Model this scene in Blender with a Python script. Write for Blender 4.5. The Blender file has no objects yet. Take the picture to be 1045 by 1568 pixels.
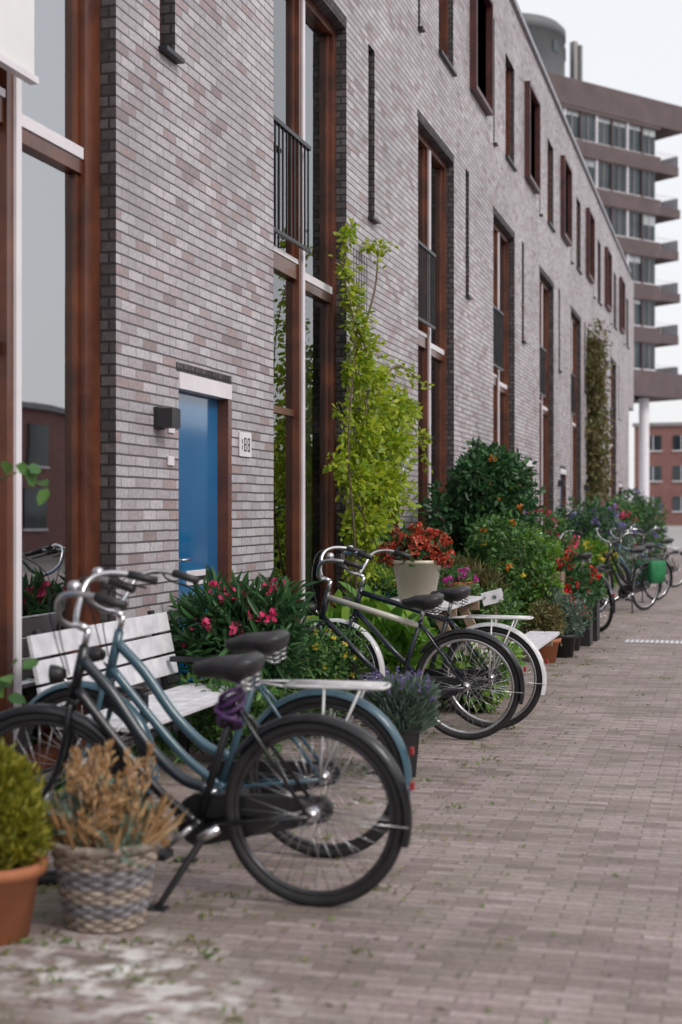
import bpy, math, random
import numpy as np
from mathutils import Vector, Matrix
rng = np.random.default_rng(7); random.seed(7)
scene = bpy.context.scene
COL = scene.collection

# ---------------------------------------------------------------- materials
def newmat(name):
    m = bpy.data.materials.new(name); m.use_nodes = True
    nt = m.node_tree; nt.nodes.clear()
    out = nt.nodes.new('ShaderNodeOutputMaterial')
    return m, nt, out

def ramp(nt, cols, interp='LINEAR'):
    r = nt.nodes.new('ShaderNodeValToRGB'); cr = r.color_ramp; cr.interpolation = interp
    while len(cr.elements) < len(cols): cr.elements.new(0.5)
    for i, c in enumerate(cols):
        cr.elements[i].position = c[0]; cr.elements[i].color = (*c[1], 1)
    return r

def pm(name, c1, c2=None, rough=.5, metal=0., scale=6., bump=0., bscale=80., coat=0.):
    m, nt, out = newmat(name)
    p = nt.nodes.new('ShaderNodeBsdfPrincipled')
    tc = nt.nodes.new('ShaderNodeTexCoord')
    n = nt.nodes.new('ShaderNodeTexNoise'); n.inputs['Scale'].default_value = scale; n.inputs['Detail'].default_value = 6
    nt.links.new(tc.outputs['Object'], n.inputs['Vector'])
    if c2 is None: c2 = tuple(x*.72 for x in c1)
    r = ramp(nt, [(.3, c2), (.7, c1)])
    nt.links.new(n.outputs['Fac'], r.inputs['Fac'])
    nt.links.new(r.outputs['Color'], p.inputs['Base Color'])
    p.inputs['Roughness'].default_value = rough; p.inputs['Metallic'].default_value = metal
    p.inputs['Coat Weight'].default_value = coat; p.inputs['Coat Roughness'].default_value = .08
    if bump > 0:
        n2 = nt.nodes.new('ShaderNodeTexNoise'); n2.inputs['Scale'].default_value = bscale
        nt.links.new(tc.outputs['Object'], n2.inputs['Vector'])
        b = nt.nodes.new('ShaderNodeBump'); b.inputs['Strength'].default_value = bump; b.inputs['Distance'].default_value = .01
        nt.links.new(n2.outputs['Fac'], b.inputs['Height']); nt.links.new(b.outputs['Normal'], p.inputs['Normal'])
    nt.links.new(p.outputs['BSDF'], out.inputs['Surface'])
    return m

def leafmat(name, cols, trans=.3, rough=.45, k=1.0):
    m, nt, out = newmat(name)
    g = nt.nodes.new('ShaderNodeNewGeometry')
    r = ramp(nt, [(i/(len(cols)-1), tuple(x*k for x in c)) for i, c in enumerate(cols)])
    nt.links.new(g.outputs['Random Per Island'], r.inputs['Fac'])
    p = nt.nodes.new('ShaderNodeBsdfPrincipled'); p.inputs['Roughness'].default_value = rough
    t = nt.nodes.new('ShaderNodeBsdfTranslucent')
    mx = nt.nodes.new('ShaderNodeMixShader'); mx.inputs[0].default_value = trans
    nt.links.new(r.outputs['Color'], p.inputs['Base Color']); nt.links.new(r.outputs['Color'], t.inputs['Color'])
    nt.links.new(p.outputs['BSDF'], mx.inputs[1]); nt.links.new(t.outputs['BSDF'], mx.inputs[2])
    nt.links.new(mx.outputs[0], out.inputs['Surface'])
    return m

def brickmat(name, cols, mortar, bw, rh, ms, mode, bumpd=.012, rough=.8, stains=None, moss=None, nscale=.6, smooth=.1, patch=(.80,1.12), bed=None):
    m, nt, out = newmat(name); N = nt.nodes.new; L = nt.links.new
    tc = N('ShaderNodeTexCoord'); sp = N('ShaderNodeSeparateXYZ')
    nw = N('ShaderNodeTexNoise'); nw.inputs['Scale'].default_value = 3.5; nw.inputs['Detail'].default_value = 3; L(tc.outputs['Object'], nw.inputs['Vector'])
    vs = N('ShaderNodeVectorMath'); vs.operation='MULTIPLY_ADD'; L(nw.outputs['Color'], vs.inputs[0]); vs.inputs[1].default_value=(.0,.012,.010); L(tc.outputs['Object'], vs.inputs[2])
    L(vs.outputs[0], sp.inputs[0])
    cb = N('ShaderNodeCombineXYZ')
    if mode == 'wall':
        a = N('ShaderNodeMath'); a.operation = 'ADD'; L(sp.outputs['X'], a.inputs[0]); L(sp.outputs['Y'], a.inputs[1])
        L(a.outputs[0], cb.inputs['X']); L(sp.outputs['Z'], cb.inputs['Y'])
    else:
        L(sp.outputs['X'], cb.inputs['X']); L(sp.outputs['Y'], cb.inputs['Y'])
    br = N('ShaderNodeTexBrick'); L(cb.outputs[0], br.inputs['Vector'])
    br.inputs['Scale'].default_value = 1; br.inputs['Color1'].default_value = (0,0,0,1); br.inputs['Color2'].default_value = (1,1,1,1)
    br.inputs['Mortar'].default_value = (.5,.5,.5,1); br.inputs['Mortar Size'].default_value = ms
    br.inputs['Mortar Smooth'].default_value = smooth
    br.inputs['Brick Width'].default_value = bw; br.inputs['Row Height'].default_value = rh
    r = ramp(nt, cols); L(br.outputs['Color'], r.inputs['Fac'])
    n = N('ShaderNodeTexNoise'); n.inputs['Scale'].default_value = nscale; n.inputs['Detail'].default_value = 8; n.inputs['Roughness'].default_value = .65
    L(tc.outputs['Object'], n.inputs['Vector'])
    nr = ramp(nt, [(.3, (patch[0],)*3), (.7, (patch[1],)*3)]); L(n.outputs['Fac'], nr.inputs['Fac'])
    n3 = N('ShaderNodeTexNoise'); n3.inputs['Scale'].default_value = 38; n3.inputs['Detail'].default_value = 5
    L(tc.outputs['Object'], n3.inputs['Vector'])
    nr3 = ramp(nt, [(.3, (.80,.80,.80)), (.7, (1.17,1.17,1.17))]); L(n3.outputs['Fac'], nr3.inputs['Fac'])
    mu = N('ShaderNodeMix'); mu.data_type = 'RGBA'; mu.blend_type = 'MULTIPLY'; mu.inputs[0].default_value = 1
    L(r.outputs['Color'], mu.inputs[6]); L(nr.outputs['Color'], mu.inputs[7])
    mu2 = N('ShaderNodeMix'); mu2.data_type = 'RGBA'; mu2.blend_type = 'MULTIPLY'; mu2.inputs[0].default_value = 1
    L(mu.outputs[2], mu2.inputs[6]); L(nr3.outputs['Color'], mu2.inputs[7])
    mm = N('ShaderNodeMix'); mm.data_type = 'RGBA'; L(br.outputs['Fac'], mm.inputs[0]); L(mu2.outputs[2], mm.inputs[6])
    mm.inputs[7].default_value = (*mortar, 1)
    if bed:
        dv = N('ShaderNodeMath'); dv.operation='DIVIDE'; L(sp.outputs['Z'], dv.inputs[0]); dv.inputs[1].default_value = rh
        fc = N('ShaderNodeMath'); fc.operation='FRACT'; L(dv.outputs[0], fc.inputs[0])
        sb = N('ShaderNodeMath'); sb.operation='SUBTRACT'; L(fc.outputs[0], sb.inputs[0]); sb.inputs[1].default_value=.5
        ab = N('ShaderNodeMath'); ab.operation='ABSOLUTE'; L(sb.outputs[0], ab.inputs[0])
        gt = N('ShaderNodeMath'); gt.operation='GREATER_THAN'; L(ab.outputs[0], gt.inputs[0]); gt.inputs[1].default_value=.5-ms/rh*1.1
        mc = N('ShaderNodeMix'); mc.data_type='RGBA'; L(gt.outputs[0], mc.inputs[0]); mc.inputs[6].default_value=(*mortar,1); mc.inputs[7].default_value=(*bed,1)
        L(mc.outputs[2], mm.inputs[7])
    col = mm.outputs[2]
    if moss:
        mr = N('ShaderNodeMapRange'); L(sp.outputs['X'], mr.inputs['Value'])
        mr.inputs['From Min'].default_value = moss[0]; mr.inputs['From Max'].default_value = moss[1]
        mr.inputs['To Min'].default_value = .85; mr.inputs['To Max'].default_value = 0.2
        n4 = N('ShaderNodeTexNoise'); n4.inputs['Scale'].default_value = 1.7; n4.inputs['Detail'].default_value = 10; n4.inputs['Roughness'].default_value = .8
        L(tc.outputs['Object'], n4.inputs['Vector'])
        r4 = ramp(nt, [(.45, (0,0,0)), (.66, (1,1,1))]); L(n4.outputs['Fac'], r4.inputs['Fac'])
        f = N('ShaderNodeMath'); f.operation = 'MULTIPLY'; L(mr.outputs[0], f.inputs[0]); L(r4.outputs['Color'], f.inputs[1])
        mx = N('ShaderNodeMix'); mx.data_type = 'RGBA'; L(f.outputs[0], mx.inputs[0]); L(col, mx.inputs[6]); mx.inputs[7].default_value = (.13,.13,.07,1)
        col = mx.outputs[2]
    if stains:
        for (sx, sy, sr, sc) in stains:
            vd = N('ShaderNodeVectorMath'); vd.operation = 'DISTANCE'; L(tc.outputs['Object'], vd.inputs[0]); vd.inputs[1].default_value = (sx, sy, 0)
            mr = N('ShaderNodeMapRange'); L(vd.outputs['Value'], mr.inputs['Value']); mr.inputs['From Min'].default_value = sr*.2; mr.inputs['From Max'].default_value = sr
            mr.inputs['To Min'].default_value = .9; mr.inputs['To Max'].default_value = 0
            n5 = N('ShaderNodeTexNoise'); n5.inputs['Scale'].default_value = 9; n5.inputs['Detail'].default_value = 5; L(tc.outputs['Object'], n5.inputs['Vector'])
            r5 = ramp(nt, [(.46, (0,0,0)), (.6, (1,1,1))]); L(n5.outputs['Fac'], r5.inputs['Fac'])
            f = N('ShaderNodeMath'); f.operation = 'MULTIPLY'; L(mr.outputs[0], f.inputs[0]); L(r5.outputs['Color'], f.inputs[1])
            mx = N('ShaderNodeMix'); mx.data_type = 'RGBA'; L(f.outputs[0], mx.inputs[0]); L(col, mx.inputs[6]); mx.inputs[7].default_value = (*sc, 1)
            col = mx.outputs[2]
    p = N('ShaderNodeBsdfPrincipled'); p.inputs['Roughness'].default_value = rough
    L(col, p.inputs['Base Color'])
    iv = N('ShaderNodeMath'); iv.operation = 'SUBTRACT'; iv.inputs[0].default_value = 1; L(br.outputs['Fac'], iv.inputs[1])
    ad = N('ShaderNodeMath'); ad.operation = 'MULTIPLY_ADD'; L(n3.outputs['Fac'], ad.inputs[0]); ad.inputs[1].default_value = .35; L(iv.outputs[0], ad.inputs[2])
    b = N('ShaderNodeBump'); b.inputs['Strength'].default_value = .7; b.inputs['Distance'].default_value = bumpd
    L(ad.outputs[0], b.inputs['Height']); L(b.outputs['Normal'], p.inputs['Normal'])
    L(p.outputs['BSDF'], out.inputs['Surface'])
    return m

def glassmat(name, tint=(.88,.92,.93), ior=3.0):
    m, nt, out = newmat(name); N = nt.nodes.new; L = nt.links.new
    fr = N('ShaderNodeFresnel'); fr.inputs['IOR'].default_value = ior
    tr = N('ShaderNodeBsdfTransparent'); tr.inputs['Color'].default_value = (*tint, 1)
    gl = N('ShaderNodeBsdfGlossy'); gl.inputs['Roughness'].default_value = .01; gl.inputs['Color'].default_value = (.96,.98,1,1)
    tc = N('ShaderNodeTexCoord'); n = N('ShaderNodeTexNoise'); n.inputs['Scale'].default_value = .7; L(tc.outputs['Object'], n.inputs['Vector'])
    b = N('ShaderNodeBump'); b.inputs['Strength'].default_value = .06; b.inputs['Distance'].default_value = .05
    L(n.outputs['Fac'], b.inputs['Height']); L(b.outputs['Normal'], gl.inputs['Normal'])
    mx = N('ShaderNodeMixShader'); L(fr.outputs[0], mx.inputs[0]); L(tr.outputs[0], mx.inputs[1]); L(gl.outputs[0], mx.inputs[2])
    L(mx.outputs[0], out.inputs['Surface'])
    return m

M = {}
M['brick'] = brickmat('facade_brick', [(0,(.30,.24,.25)),(.1,(.42,.325,.33)),(.22,(.42,.385,.415)),(.6,(.485,.455,.485)),(1,(.575,.545,.575))], (.27,.25,.265), .215, .066, .0062, 'wall', rough=.55, bumpd=.011, patch=(.70,1.14), bed=(.085,.075,.082))
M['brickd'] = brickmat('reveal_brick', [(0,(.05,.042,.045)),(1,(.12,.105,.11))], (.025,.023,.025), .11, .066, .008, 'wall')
M['brickr'] = brickmat('red_brick', [(0,(.24,.08,.07)),(1,(.36,.15,.13))], (.25,.2,.19), .22, .07, .01, 'wall')
M['pave'] = brickmat('clinker_paving', [(0,(.24,.18,.172)),(.4,(.33,.258,.248)),(1,(.415,.335,.325))], (.155,.13,.115), .205, .062, .0038, 'floor', bumpd=.006, rough=.66,
                     stains=[(-2.0,4.30,.50,(.80,.78,.76)), (-1.6,4.0,.42,(.68,.66,.64))], moss=(-2.6,.5), nscale=.9, smooth=.5, patch=(.76,1.12))
M['asph'] = pm('road_asphalt', (.40,.38,.38), (.30,.29,.29), rough=.85, scale=1.5, bump=.3)
M['earth'] = pm('ground_earth', (.24,.22,.20), (.15,.14,.12), rough=.95, scale=.3, bump=.3)
M['wood'] = pm('red_cedar_wood', (.165,.050,.022), (.06,.019,.012), rough=.33, scale=4, bump=.15, bscale=30, coat=.25)
M['woodd'] = pm('dark_cedar_wood', (.10,.028,.026), (.05,.017,.017), rough=.4, scale=5)
M['white'] = pm('white_paint', (.80,.77,.81), (.70,.67,.71), rough=.4, scale=4)
M['gwood'] = pm('weathered_white_wood', (.74,.74,.78), (.50,.50,.54), rough=.6, scale=9, bump=.3, bscale=50)
M['glass'] = glassmat('window_glass'); M['glass_boost'] = glassmat('boosted_reflection_glass', (.8,.85,.88), 6.5)  # second glass added with raised reflectivity to brighten the near-left window
M['metal'] = pm('dark_metal', (.035,.035,.04), rough=.4, metal=.5)
M['zinc'] = pm('zinc_coping', (.35,.35,.38), rough=.45, metal=.4)
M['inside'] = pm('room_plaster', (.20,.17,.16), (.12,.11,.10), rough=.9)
M['curtain'] = pm('curtain_cloth', (.82,.83,.83), (.74,.75,.75), rough=.9, scale=3)
M['door'] = pm('blue_door_paint', (.006,.165,.39), (.005,.12,.30), rough=.12, scale=1.2, coat=.7)
M['conc'] = pm('brown_concrete', (.135,.098,.104), (.092,.068,.073), rough=.8, scale=.6, bump=.3, bscale=4)
M['concg'] = pm('dark_grey_cladding', (.15,.155,.165), (.11,.115,.125), rough=.6, scale=.5)
M['concl'] = pm('grey_concrete', (.34,.32,.33), (.26,.25,.26), rough=.8, scale=.4)
M['oglass'] = pm('office_glass', (.07,.09,.10), (.02,.03,.035), rough=.06, metal=.2, scale=.35)
M['blind'] = pm('office_blind', (.42,.45,.47), (.3,.33,.35), rough=.6, scale=.5)
M['terra'] = pm('terracotta', (.50,.19,.085), (.34,.12,.06), rough=.75, scale=7, bump=.2)
M['cream'] = pm('cream_glaze', (.68,.61,.46), (.58,.51,.38), rough=.3, scale=3, coat=.3)
M['black'] = pm('black_plastic', (.026,.026,.029), (.015,.015,.017), rough=.45, scale=9)
M['saddle'] = pm('saddle_leather', (.030,.029,.033), (.018,.018,.02), rough=.4, scale=14, bump=.15)
M['rubber'] = pm('tyre_rubber', (.020,.020,.022), (.010,.010,.010), rough=.65, scale=20)
M['rimd'] = pm('dark_rim', (.08,.08,.09), (.05,.05,.055), rough=.3, metal=.7, scale=20)
M['chrome'] = pm('brushed_alloy', (.66,.66,.68), (.5,.5,.52), rough=.22, metal=.95, scale=10)
M['soil'] = pm('potting_soil', (.05,.035,.025), (.02,.015,.01), rough=.95, scale=30, bump=.6)
M['wick'] = pm('wicker', (.42,.35,.29), (.17,.135,.115), rough=.7, scale=22, bump=.4)
M['wickd'] = pm('wicker_weathered', (.30,.29,.31), (.12,.11,.12), rough=.7, scale=22, bump=.4)
M['stem'] = pm('plant_stem', (.10,.12,.04), (.06,.06,.025), rough=.7, scale=9)
M['bark'] = pm('woody_stem', (.16,.12,.07), (.09,.06,.04), rough=.9, scale=12, bump=.4)
M['crate'] = pm('old_timber', (.34,.25,.17), (.20,.14,.10), rough=.8, scale=9, bump=.3)
M['red_l'] = pm('red_lens', (.4,.02,.02), rough=.2)
M['green_bag'] = pm('green_canvas', (.015,.20,.07), (.01,.13,.045), rough=.7)
M['purple'] = pm('purple_cable', (.09,.03,.13), (.05,.02,.08), rough=.45)
def paint(n, c, coat=.5): return pm(n, c, tuple(x*.8 for x in c), rough=.28, scale=5, coat=coat)
M['p_black'] = paint('black_enamel', (.008,.009,.012),.2); M['p_teal'] = paint('slate_blue_enamel', (.055,.125,.17),.3); M['p_steel'] = paint('dark_steel_enamel', (.012,.022,.032),.2)
M['p_navy'] = paint('navy_enamel', (.011,.017,.028),.3); M['p_cream'] = paint('cream_enamel', (.50,.48,.42)); M['p_white'] = paint('white_enamel', (.72,.72,.74))
LK=1.35
L_dark = leafmat('leaf_dark', [(.015,.05,.018),(.03,.09,.03),(.055,.14,.045)], k=LK)
L_mid = leafmat('leaf_mid', [(.022,.07,.02),(.052,.135,.03),(.10,.20,.045)], k=LK)
L_light = leafmat('leaf_light', [(.05,.14,.015),(.11,.24,.025),(.19,.32,.035)], k=1.2)
L_vine = leafmat('leaf_vine', [(.15,.25,.012),(.28,.40,.018),(.48,.54,.035),(.19,.31,.02)], trans=.45)
L_yel = leafmat('leaf_yellowgreen', [(.13,.15,.012),(.26,.25,.02),(.36,.33,.035)])
L_grey = leafmat('leaf_greygreen', [(.08,.14,.10),(.14,.21,.16),(.23,.30,.24)])
L_brown = leafmat('leaf_brown', [(.11,.09,.035),(.20,.16,.06),(.13,.17,.05)])
L_dry = leafmat('dry_grass', [(.40,.21,.09),(.56,.36,.18),(.66,.48,.28)])
L_litter = leafmat('litter_leaf', [(.09,.17,.04),(.18,.25,.07),(.28,.24,.10),(.12,.2,.05)])
F_red = leafmat('petal_red', [(.6,.01,.015),(.78,.03,.025),(.65,.015,.04)])
F_rust = leafmat('petal_rust', [(.40,.025,.015),(.62,.09,.04),(.5,.05,.03),(.18,.08,.03),(.64,.16,.09)])
F_pink = leafmat('petal_pink', [(.72,.03,.14),(.82,.10,.26),(.68,.02,.12)])
F_mag = leafmat('petal_magenta', [(.6,.03,.36),(.74,.12,.5)])
F_pale = leafmat('petal_pale', [(.82,.62,.67),(.86,.80,.80),(.77,.70,.57)])
F_lav = leafmat('petal_lavender', [(.16,.11,.40),(.27,.2,.55),(.36,.28,.60)])
F_or = leafmat('petal_orange', [(.78,.18,.015),(.82,.34,.04)])
F_yel = leafmat('petal_yellow', [(.78,.56,.04),(.82,.66,.08)])

# ---------------------------------------------------------------- mesh tools
def empty(name, loc=(0,0,0), rot=(0,0,0)):
    e = bpy.data.objects.new(name, None); COL.objects.link(e); e.location = loc; e.rotation_euler = rot; e.empty_display_size = .2
    return e

def catmull(p, n=6, closed=False):
    p = [Vector(q) for q in p]; out = []
    K = len(p)
    rngk = range(K) if closed else range(K-1)
    for i in rngk:
        a = p[(i-1) % K] if (closed or i > 0) else p[0]*2-p[1]
        b = p[i]; c = p[(i+1) % K]
        d = p[(i+2) % K] if (closed or i+2 < K) else p[-1]*2-p[-2]
        for j in range(n):
            t = j/n
            out.append(.5*((2*b)+(c-a)*t+(2*a-5*b+4*c-d)*t*t+(3*b-a-3*c+d)*t**3))
    if not closed: out.append(p[-1])
    return out

class MB:
    def __init__(s): s.v=[]; s.f=[]; s.m=[]; s.s=[]; s.mats=[]
    def mi(s, mat):
        if mat not in s.mats: s.mats.append(mat)
        return s.mats.index(mat)
    def face(s, idx, mat, smooth=False): s.f.append(idx); s.m.append(s.mi(mat)); s.s.append(smooth)
    def quad(s, a, b, c, d, mat):
        n=len(s.v); s.v += [Vector(a),Vector(b),Vector(c),Vector(d)]; s.face((n,n+1,n+2,n+3), mat)
    def box(s, lo, hi, mat, T=None):
        n=len(s.v)
        for z in (lo[2],hi[2]):
            for (x,y) in ((lo[0],lo[1]),(hi[0],lo[1]),(hi[0],hi[1]),(lo[0],hi[1])):
                q=Vector((x,y,z)); s.v.append(T@q if T else q)
        for f in ((3,2,1,0),(4,5,6,7),(0,1,5,4),(1,2,6,5),(2,3,7,6),(3,0,4,7)): s.face(tuple(n+i for i in f), mat)
    def tube(s, pts, r, mat, seg=8, closed=False, flat=1.0):
        pts=[Vector(p) for p in pts]; K=len(pts)
        rr = r if isinstance(r,(list,tuple)) else [r]*K
        n0=len(s.v); prev=None
        for i,p in enumerate(pts):
            if closed: t=(pts[(i+1)%K]-pts[i-1])
            else: t=(pts[min(i+1,K-1)]-pts[max(i-1,0)])
            t.normalize()
            if prev is None:
                a=Vector((0,1,0)) if abs(t.y)<.9 else Vector((0,0,1))
                u=(a-t*a.dot(t)).normalized()
            else:
                u=(prev-t*prev.dot(t)).normalized()
            prev=u; w=t.cross(u)
            for j in range(seg):
                th=2*math.pi*j/seg
                s.v.append(p+u*(math.cos(th)*rr[i])+w*(math.sin(th)*rr[i]*flat))
        for i in range(K if closed else K-1):
            a=n0+i*seg; b=n0+((i+1)%K)*seg
            for j in range(seg):
                s.face((a+j,a+(j+1)%seg,b+(j+1)%seg,b+j), mat, True)
        if not closed:
            s.face(tuple(n0+j for j in reversed(range(seg))), mat); s.face(tuple(n0+(K-1)*seg+j for j in range(seg)), mat)
    def lathe(s, prof, mat, c=(0,0,0), seg=28, square=False):
        n0=len(s.v); c=Vector(c)
        for (r,z) in prof:
            for j in range(seg):
                th=2*math.pi*(j+.5)/seg
                s.v.append(c+Vector((r*math.cos(th), r*math.sin(th), z)))
        for i in range(len(prof)-1):
            a=n0+i*seg; b=a+seg
            for j in range(seg): s.face((a+j,a+(j+1)%seg,b+(j+1)%seg,b+j), mat, not square)
    def xf(s, T, start=0):
        for i in range(start,len(s.v)): s.v[i]=T@s.v[i]
    def build(s, name, parent=None, bevel=0):
        me=bpy.data.meshes.new(name); me.from_pydata([tuple(v) for v in s.v],[],s.f)
        for m in s.mats: me.materials.append(m)
        me.polygons.foreach_set('material_index', s.m); me.polygons.foreach_set('use_smooth', s.s); me.update()
        o=bpy.data.objects.new(name,me); COL.objects.link(o)
        if parent: o.parent=parent
        if bevel:
            b=o.modifiers.new('bevel','BEVEL'); b.width=bevel; b.segments=2; b.limit_method='ANGLE'; b.angle_limit=math.radians(50)
        return o

def unit(a): return a/np.maximum(np.linalg.norm(a,axis=1,keepdims=True),1e-6)
def leaves(name, parent, P, D, Nn, Ls, wr, mat, fold=.15, droop=.12):
    n=len(P); P=np.asarray(P,float); D=unit(np.asarray(D,float)); S=unit(np.cross(D,Nn)); U=np.cross(S,D)
    Ls=(np.ones(n)*Ls)[:,None]; W=Ls*wr*.5
    V=np.empty((n,6,3))
    V[:,0]=P
    V[:,1]=P+D*Ls*.3+S*W*.9+U*Ls*fold*.5
    V[:,2]=P+D*Ls*.68+S*W*.8+U*Ls*(fold*.4-droop*.4)
    V[:,3]=P+D*Ls-U*Ls*droop
    V[:,4]=P+D*Ls*.68-S*W*.8+U*Ls*(fold*.4-droop*.4)
    V[:,5]=P+D*Ls*.3-S*W*.9+U*Ls*fold*.5
    b=(np.arange(n)*6)[:,None]
    F=np.concatenate([b+np.array([[0,3,2,1]]), b+np.array([[0,5,4,3]])],axis=1).reshape(-1)
    me=bpy.data.meshes.new(name); me.vertices.add(n*6); me.vertices.foreach_set('co',V.reshape(-1))
    me.loops.add(n*8); me.loops.foreach_set('vertex_index',F.astype(np.int32))
    me.polygons.add(n*2); me.polygons.foreach_set('loop_start',(np.arange(n*2)*4).astype(np.int32))
    me.polygons.foreach_set('loop_total',np.full(n*2,4,dtype=np.int32))
    me.materials.append(mat); me.update(calc_edges=True); me.validate()
    o=bpy.data.objects.new(name,me); COL.objects.link(o); o.parent=parent
    return o

def scatter(clumps, n, up=.25, shell=.55):
    w=np.array([c[1]**2 for c in clumps]); w=w/w.sum(); idx=rng.choice(len(clumps),n,p=w)
    C=np.array([c[0] for c in clumps])[idx]; R=np.array([c[1] for c in clumps])[idx][:,None]
    d=unit(rng.normal(size=(n,3))); rad=shell+(1-shell)*rng.random((n,1))**.7
    rad=rad*(1+.18*rng.normal(size=(n,1)))
    P=C+d*R*rad
    D=d+rng.normal(size=(n,3))*.6; D[:,2]+=up
    Nn=d*.6+np.array([0,0,.7])+rng.normal(size=(n,3))*.5
    return P,D,Nn,d,R

def autoclumps(r, z0, z1, k, cr):
    out=[]
    for i in range(k):
        t=(i+.5)/k; z=z0+(z1-z0)*t
        rr=r*math.sqrt(max(.15,1-(2*t-1)**2*.75))
        a=i*2.399+random.random()*.6; q=rr*(.35+.6*random.random())
        out.append(((q*math.cos(a), q*math.sin(a), z), cr*(.65+.7*random.random())))
    return out

def stems(parent, clumps, base=(0,0,0), mat=None, r=.008, per=1):
    mb=MB()
    for (c,cr) in clumps:
        b=Vector(base)+Vector((random.uniform(-.04,.04),random.uniform(-.04,.04),0)); c=Vector(c)
        m=(b+c)/2+Vector((random.uniform(-.05,.05),random.uniform(-.05,.05),.05))
        mb.tube(catmull([b,m,c],4),[r*(1.2-.7*i/8) for i in range(9)],mat or M['stem'],seg=5)
    mb.build('stems',parent)

def flower_heads(name, parent, centers, r, petals, size, mat, wr=.8):
    n=len(centers)*petals; C=np.repeat(np.asarray(centers,float),petals,axis=0)
    d=unit(rng.normal(size=(n,3))+np.array([0,0,.25])); P=C+d*r*(.75+.3*rng.random((n,1)))
    D=np.cross(d,rng.normal(size=(n,3)))+d*.5
    leaves(name,parent,P,D,d+rng.normal(size=(n,3))*.2,size*(.8+.4*rng.random(n)),wr,mat)

def pick(clumps, n, zmin=-9, dirbias=(.3,-.6,.6), push=1.05):
    out=[]
    cl=[c for c in clumps if c[0][2]>zmin] or clumps
    for i in range(n):
        c,r=random.choice(cl); d=Vector((random.gauss(0,1),random.gauss(0,1),random.gauss(0,1))).normalized()+Vector(dirbias)*.8
        d.normalize(); out.append(tuple(Vector(c)+d*r*push))
    return out

def pot(parent, r, h, mat, taper=.72, rim=.02, z=0, square=False, name='pot', rimh=.04):
    mb=MB(); seg=4 if square else 32
    k=1.19 if square else 1
    R=r*k; rb=R*taper
    mb.lathe([(0,z+.002),(rb,z+.002),(rb+ (R-rb)*(1-rimh/h), z+h-rimh),(R+rim,z+h-rimh),(R+rim*1.2,z+h),(R-.012,z+h),(R-.03,z+h-.035)],mat,seg=seg,square=square)
    mb.lathe([(R-.025,z+h-.035),(R*.5,z+h-.015),(0,z+h-.02)],M['soil'],seg=seg,square=True)
    return mb.build(name,parent)

def plant(name, loc, clumps, n, L, wr, mat, potspec=None, fl=(), stemmat=None, up=.25, sr=.008, shell=.5, base_z=0, droop=.12):
    e=empty(name,loc)
    if potspec: pot(e,**potspec)
    P,D,Nn,_,_=scatter(clumps,n,up,shell)
    ok=P[:,2]>.01; P,D,Nn=P[ok],D[ok],Nn[ok]
    leaves('foliage',e,P,D,Nn,L*(.6+.7*rng.random(len(P))),wr,mat,droop=droop)
    stems(e,clumps,(0,0,base_z),stemmat,sr)
    for (fm,cnt,r,pet,size,zmin) in fl:
        flower_heads('flowers',e,pick(clumps,cnt,zmin),r,pet,size,fm)
    return e

# ---------------------------------------------------------------- ground
mb=MB(); mb.quad((-400,-200,0),(400,-200,0),(400,900,0),(-400,900,0),M['earth']); mb.build('ground')
mb=MB(); mb.quad((-3.5,-12,.004),(9,-12,.004),(9,60,.004),(-3.5,60,.004),M['pave']); mb.build('brick_pavement')
mb=MB(); mb.quad((-60,60,.006),(60,60,.006),(60,150,.006),(-60,150,.006),M['asph']); mb.build('cross_road')
g=empty('drain_grate',(-.75,16.7,.004)); mb=MB()
mb.box((-.46,-.19,0),(.46,.19,.006),M['zinc'])
for i in range(16): mb.box((-.44+i*.056,-.16,.006),(-.408+i*.056,.16,.012),M['white'])
mb.build('grating',g)

# ---------------------------------------------------------------- terraced houses
FX=-3.5; Y0=-10.; Y1=50.6; HT=9.85
house=empty('terraced_brick_house')
ops=[]
for k in range(-4,8):
    y=10.7+5.35*k
    if k==-1: y+=.17
    if y>Y0+1 and y+2.2<Y1-.3: ops.append((y,y+2.2,.12,6.04,'tall',k))
    yy=10.7+5.35*k
    def add(a,b,c,d,kind):
        if a>Y0+.3 and b<Y1-.3: ops.append((a,b,c,d,kind,k))
    add(yy-2.0,yy-1.0,.08,2.42,'door'); add(yy-2.32,yy-2.06,4.45,6.17,'slit')
    add(yy+1.2,yy+2.15,7.2,8.85,'A'); add(yy+3.4,yy+4.7,7.4,8.95,'B'); add(yy,yy+.12,7.1,9.0,'thin')
ys=sorted({Y0,Y1}|{round(v,4) for o in ops for v in o[:2]}); zs=sorted({0,HT}|{round(v,4) for o in ops for v in o[2:4]})
mb=MB(); vid={}
def gv(i,j):
    if (i,j) not in vid: vid[(i,j)]=len(mb.v); mb.v.append(Vector((FX,ys[i],zs[j])))
    return vid[(i,j)]
for i in range(len(ys)-1):
    for j in range(len(zs)-1):
        cy=(ys[i]+ys[i+1])/2; cz=(zs[j]+zs[j+1])/2
        if any(o[0]<cy<o[1] and o[2]<cz<o[3] for o in ops): continue
        mb.face((gv(i,j),gv(i+1,j),gv(i+1,j+1),gv(i,j+1)),M['brick'])
RD=.3
for o in ops:
    a,b,c,d=o[:4]; x0=FX; x1=FX-RD
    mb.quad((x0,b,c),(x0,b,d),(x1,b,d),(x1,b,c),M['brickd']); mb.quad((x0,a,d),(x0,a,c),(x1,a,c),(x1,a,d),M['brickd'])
    mb.quad((x0,a,d),(x1,a,d),(x1,b,d),(x0,b,d),M['brickd']); mb.quad((x1,a,c),(x0,a,c),(x0,b,c),(x1,b,c),M['brickd'])
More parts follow.
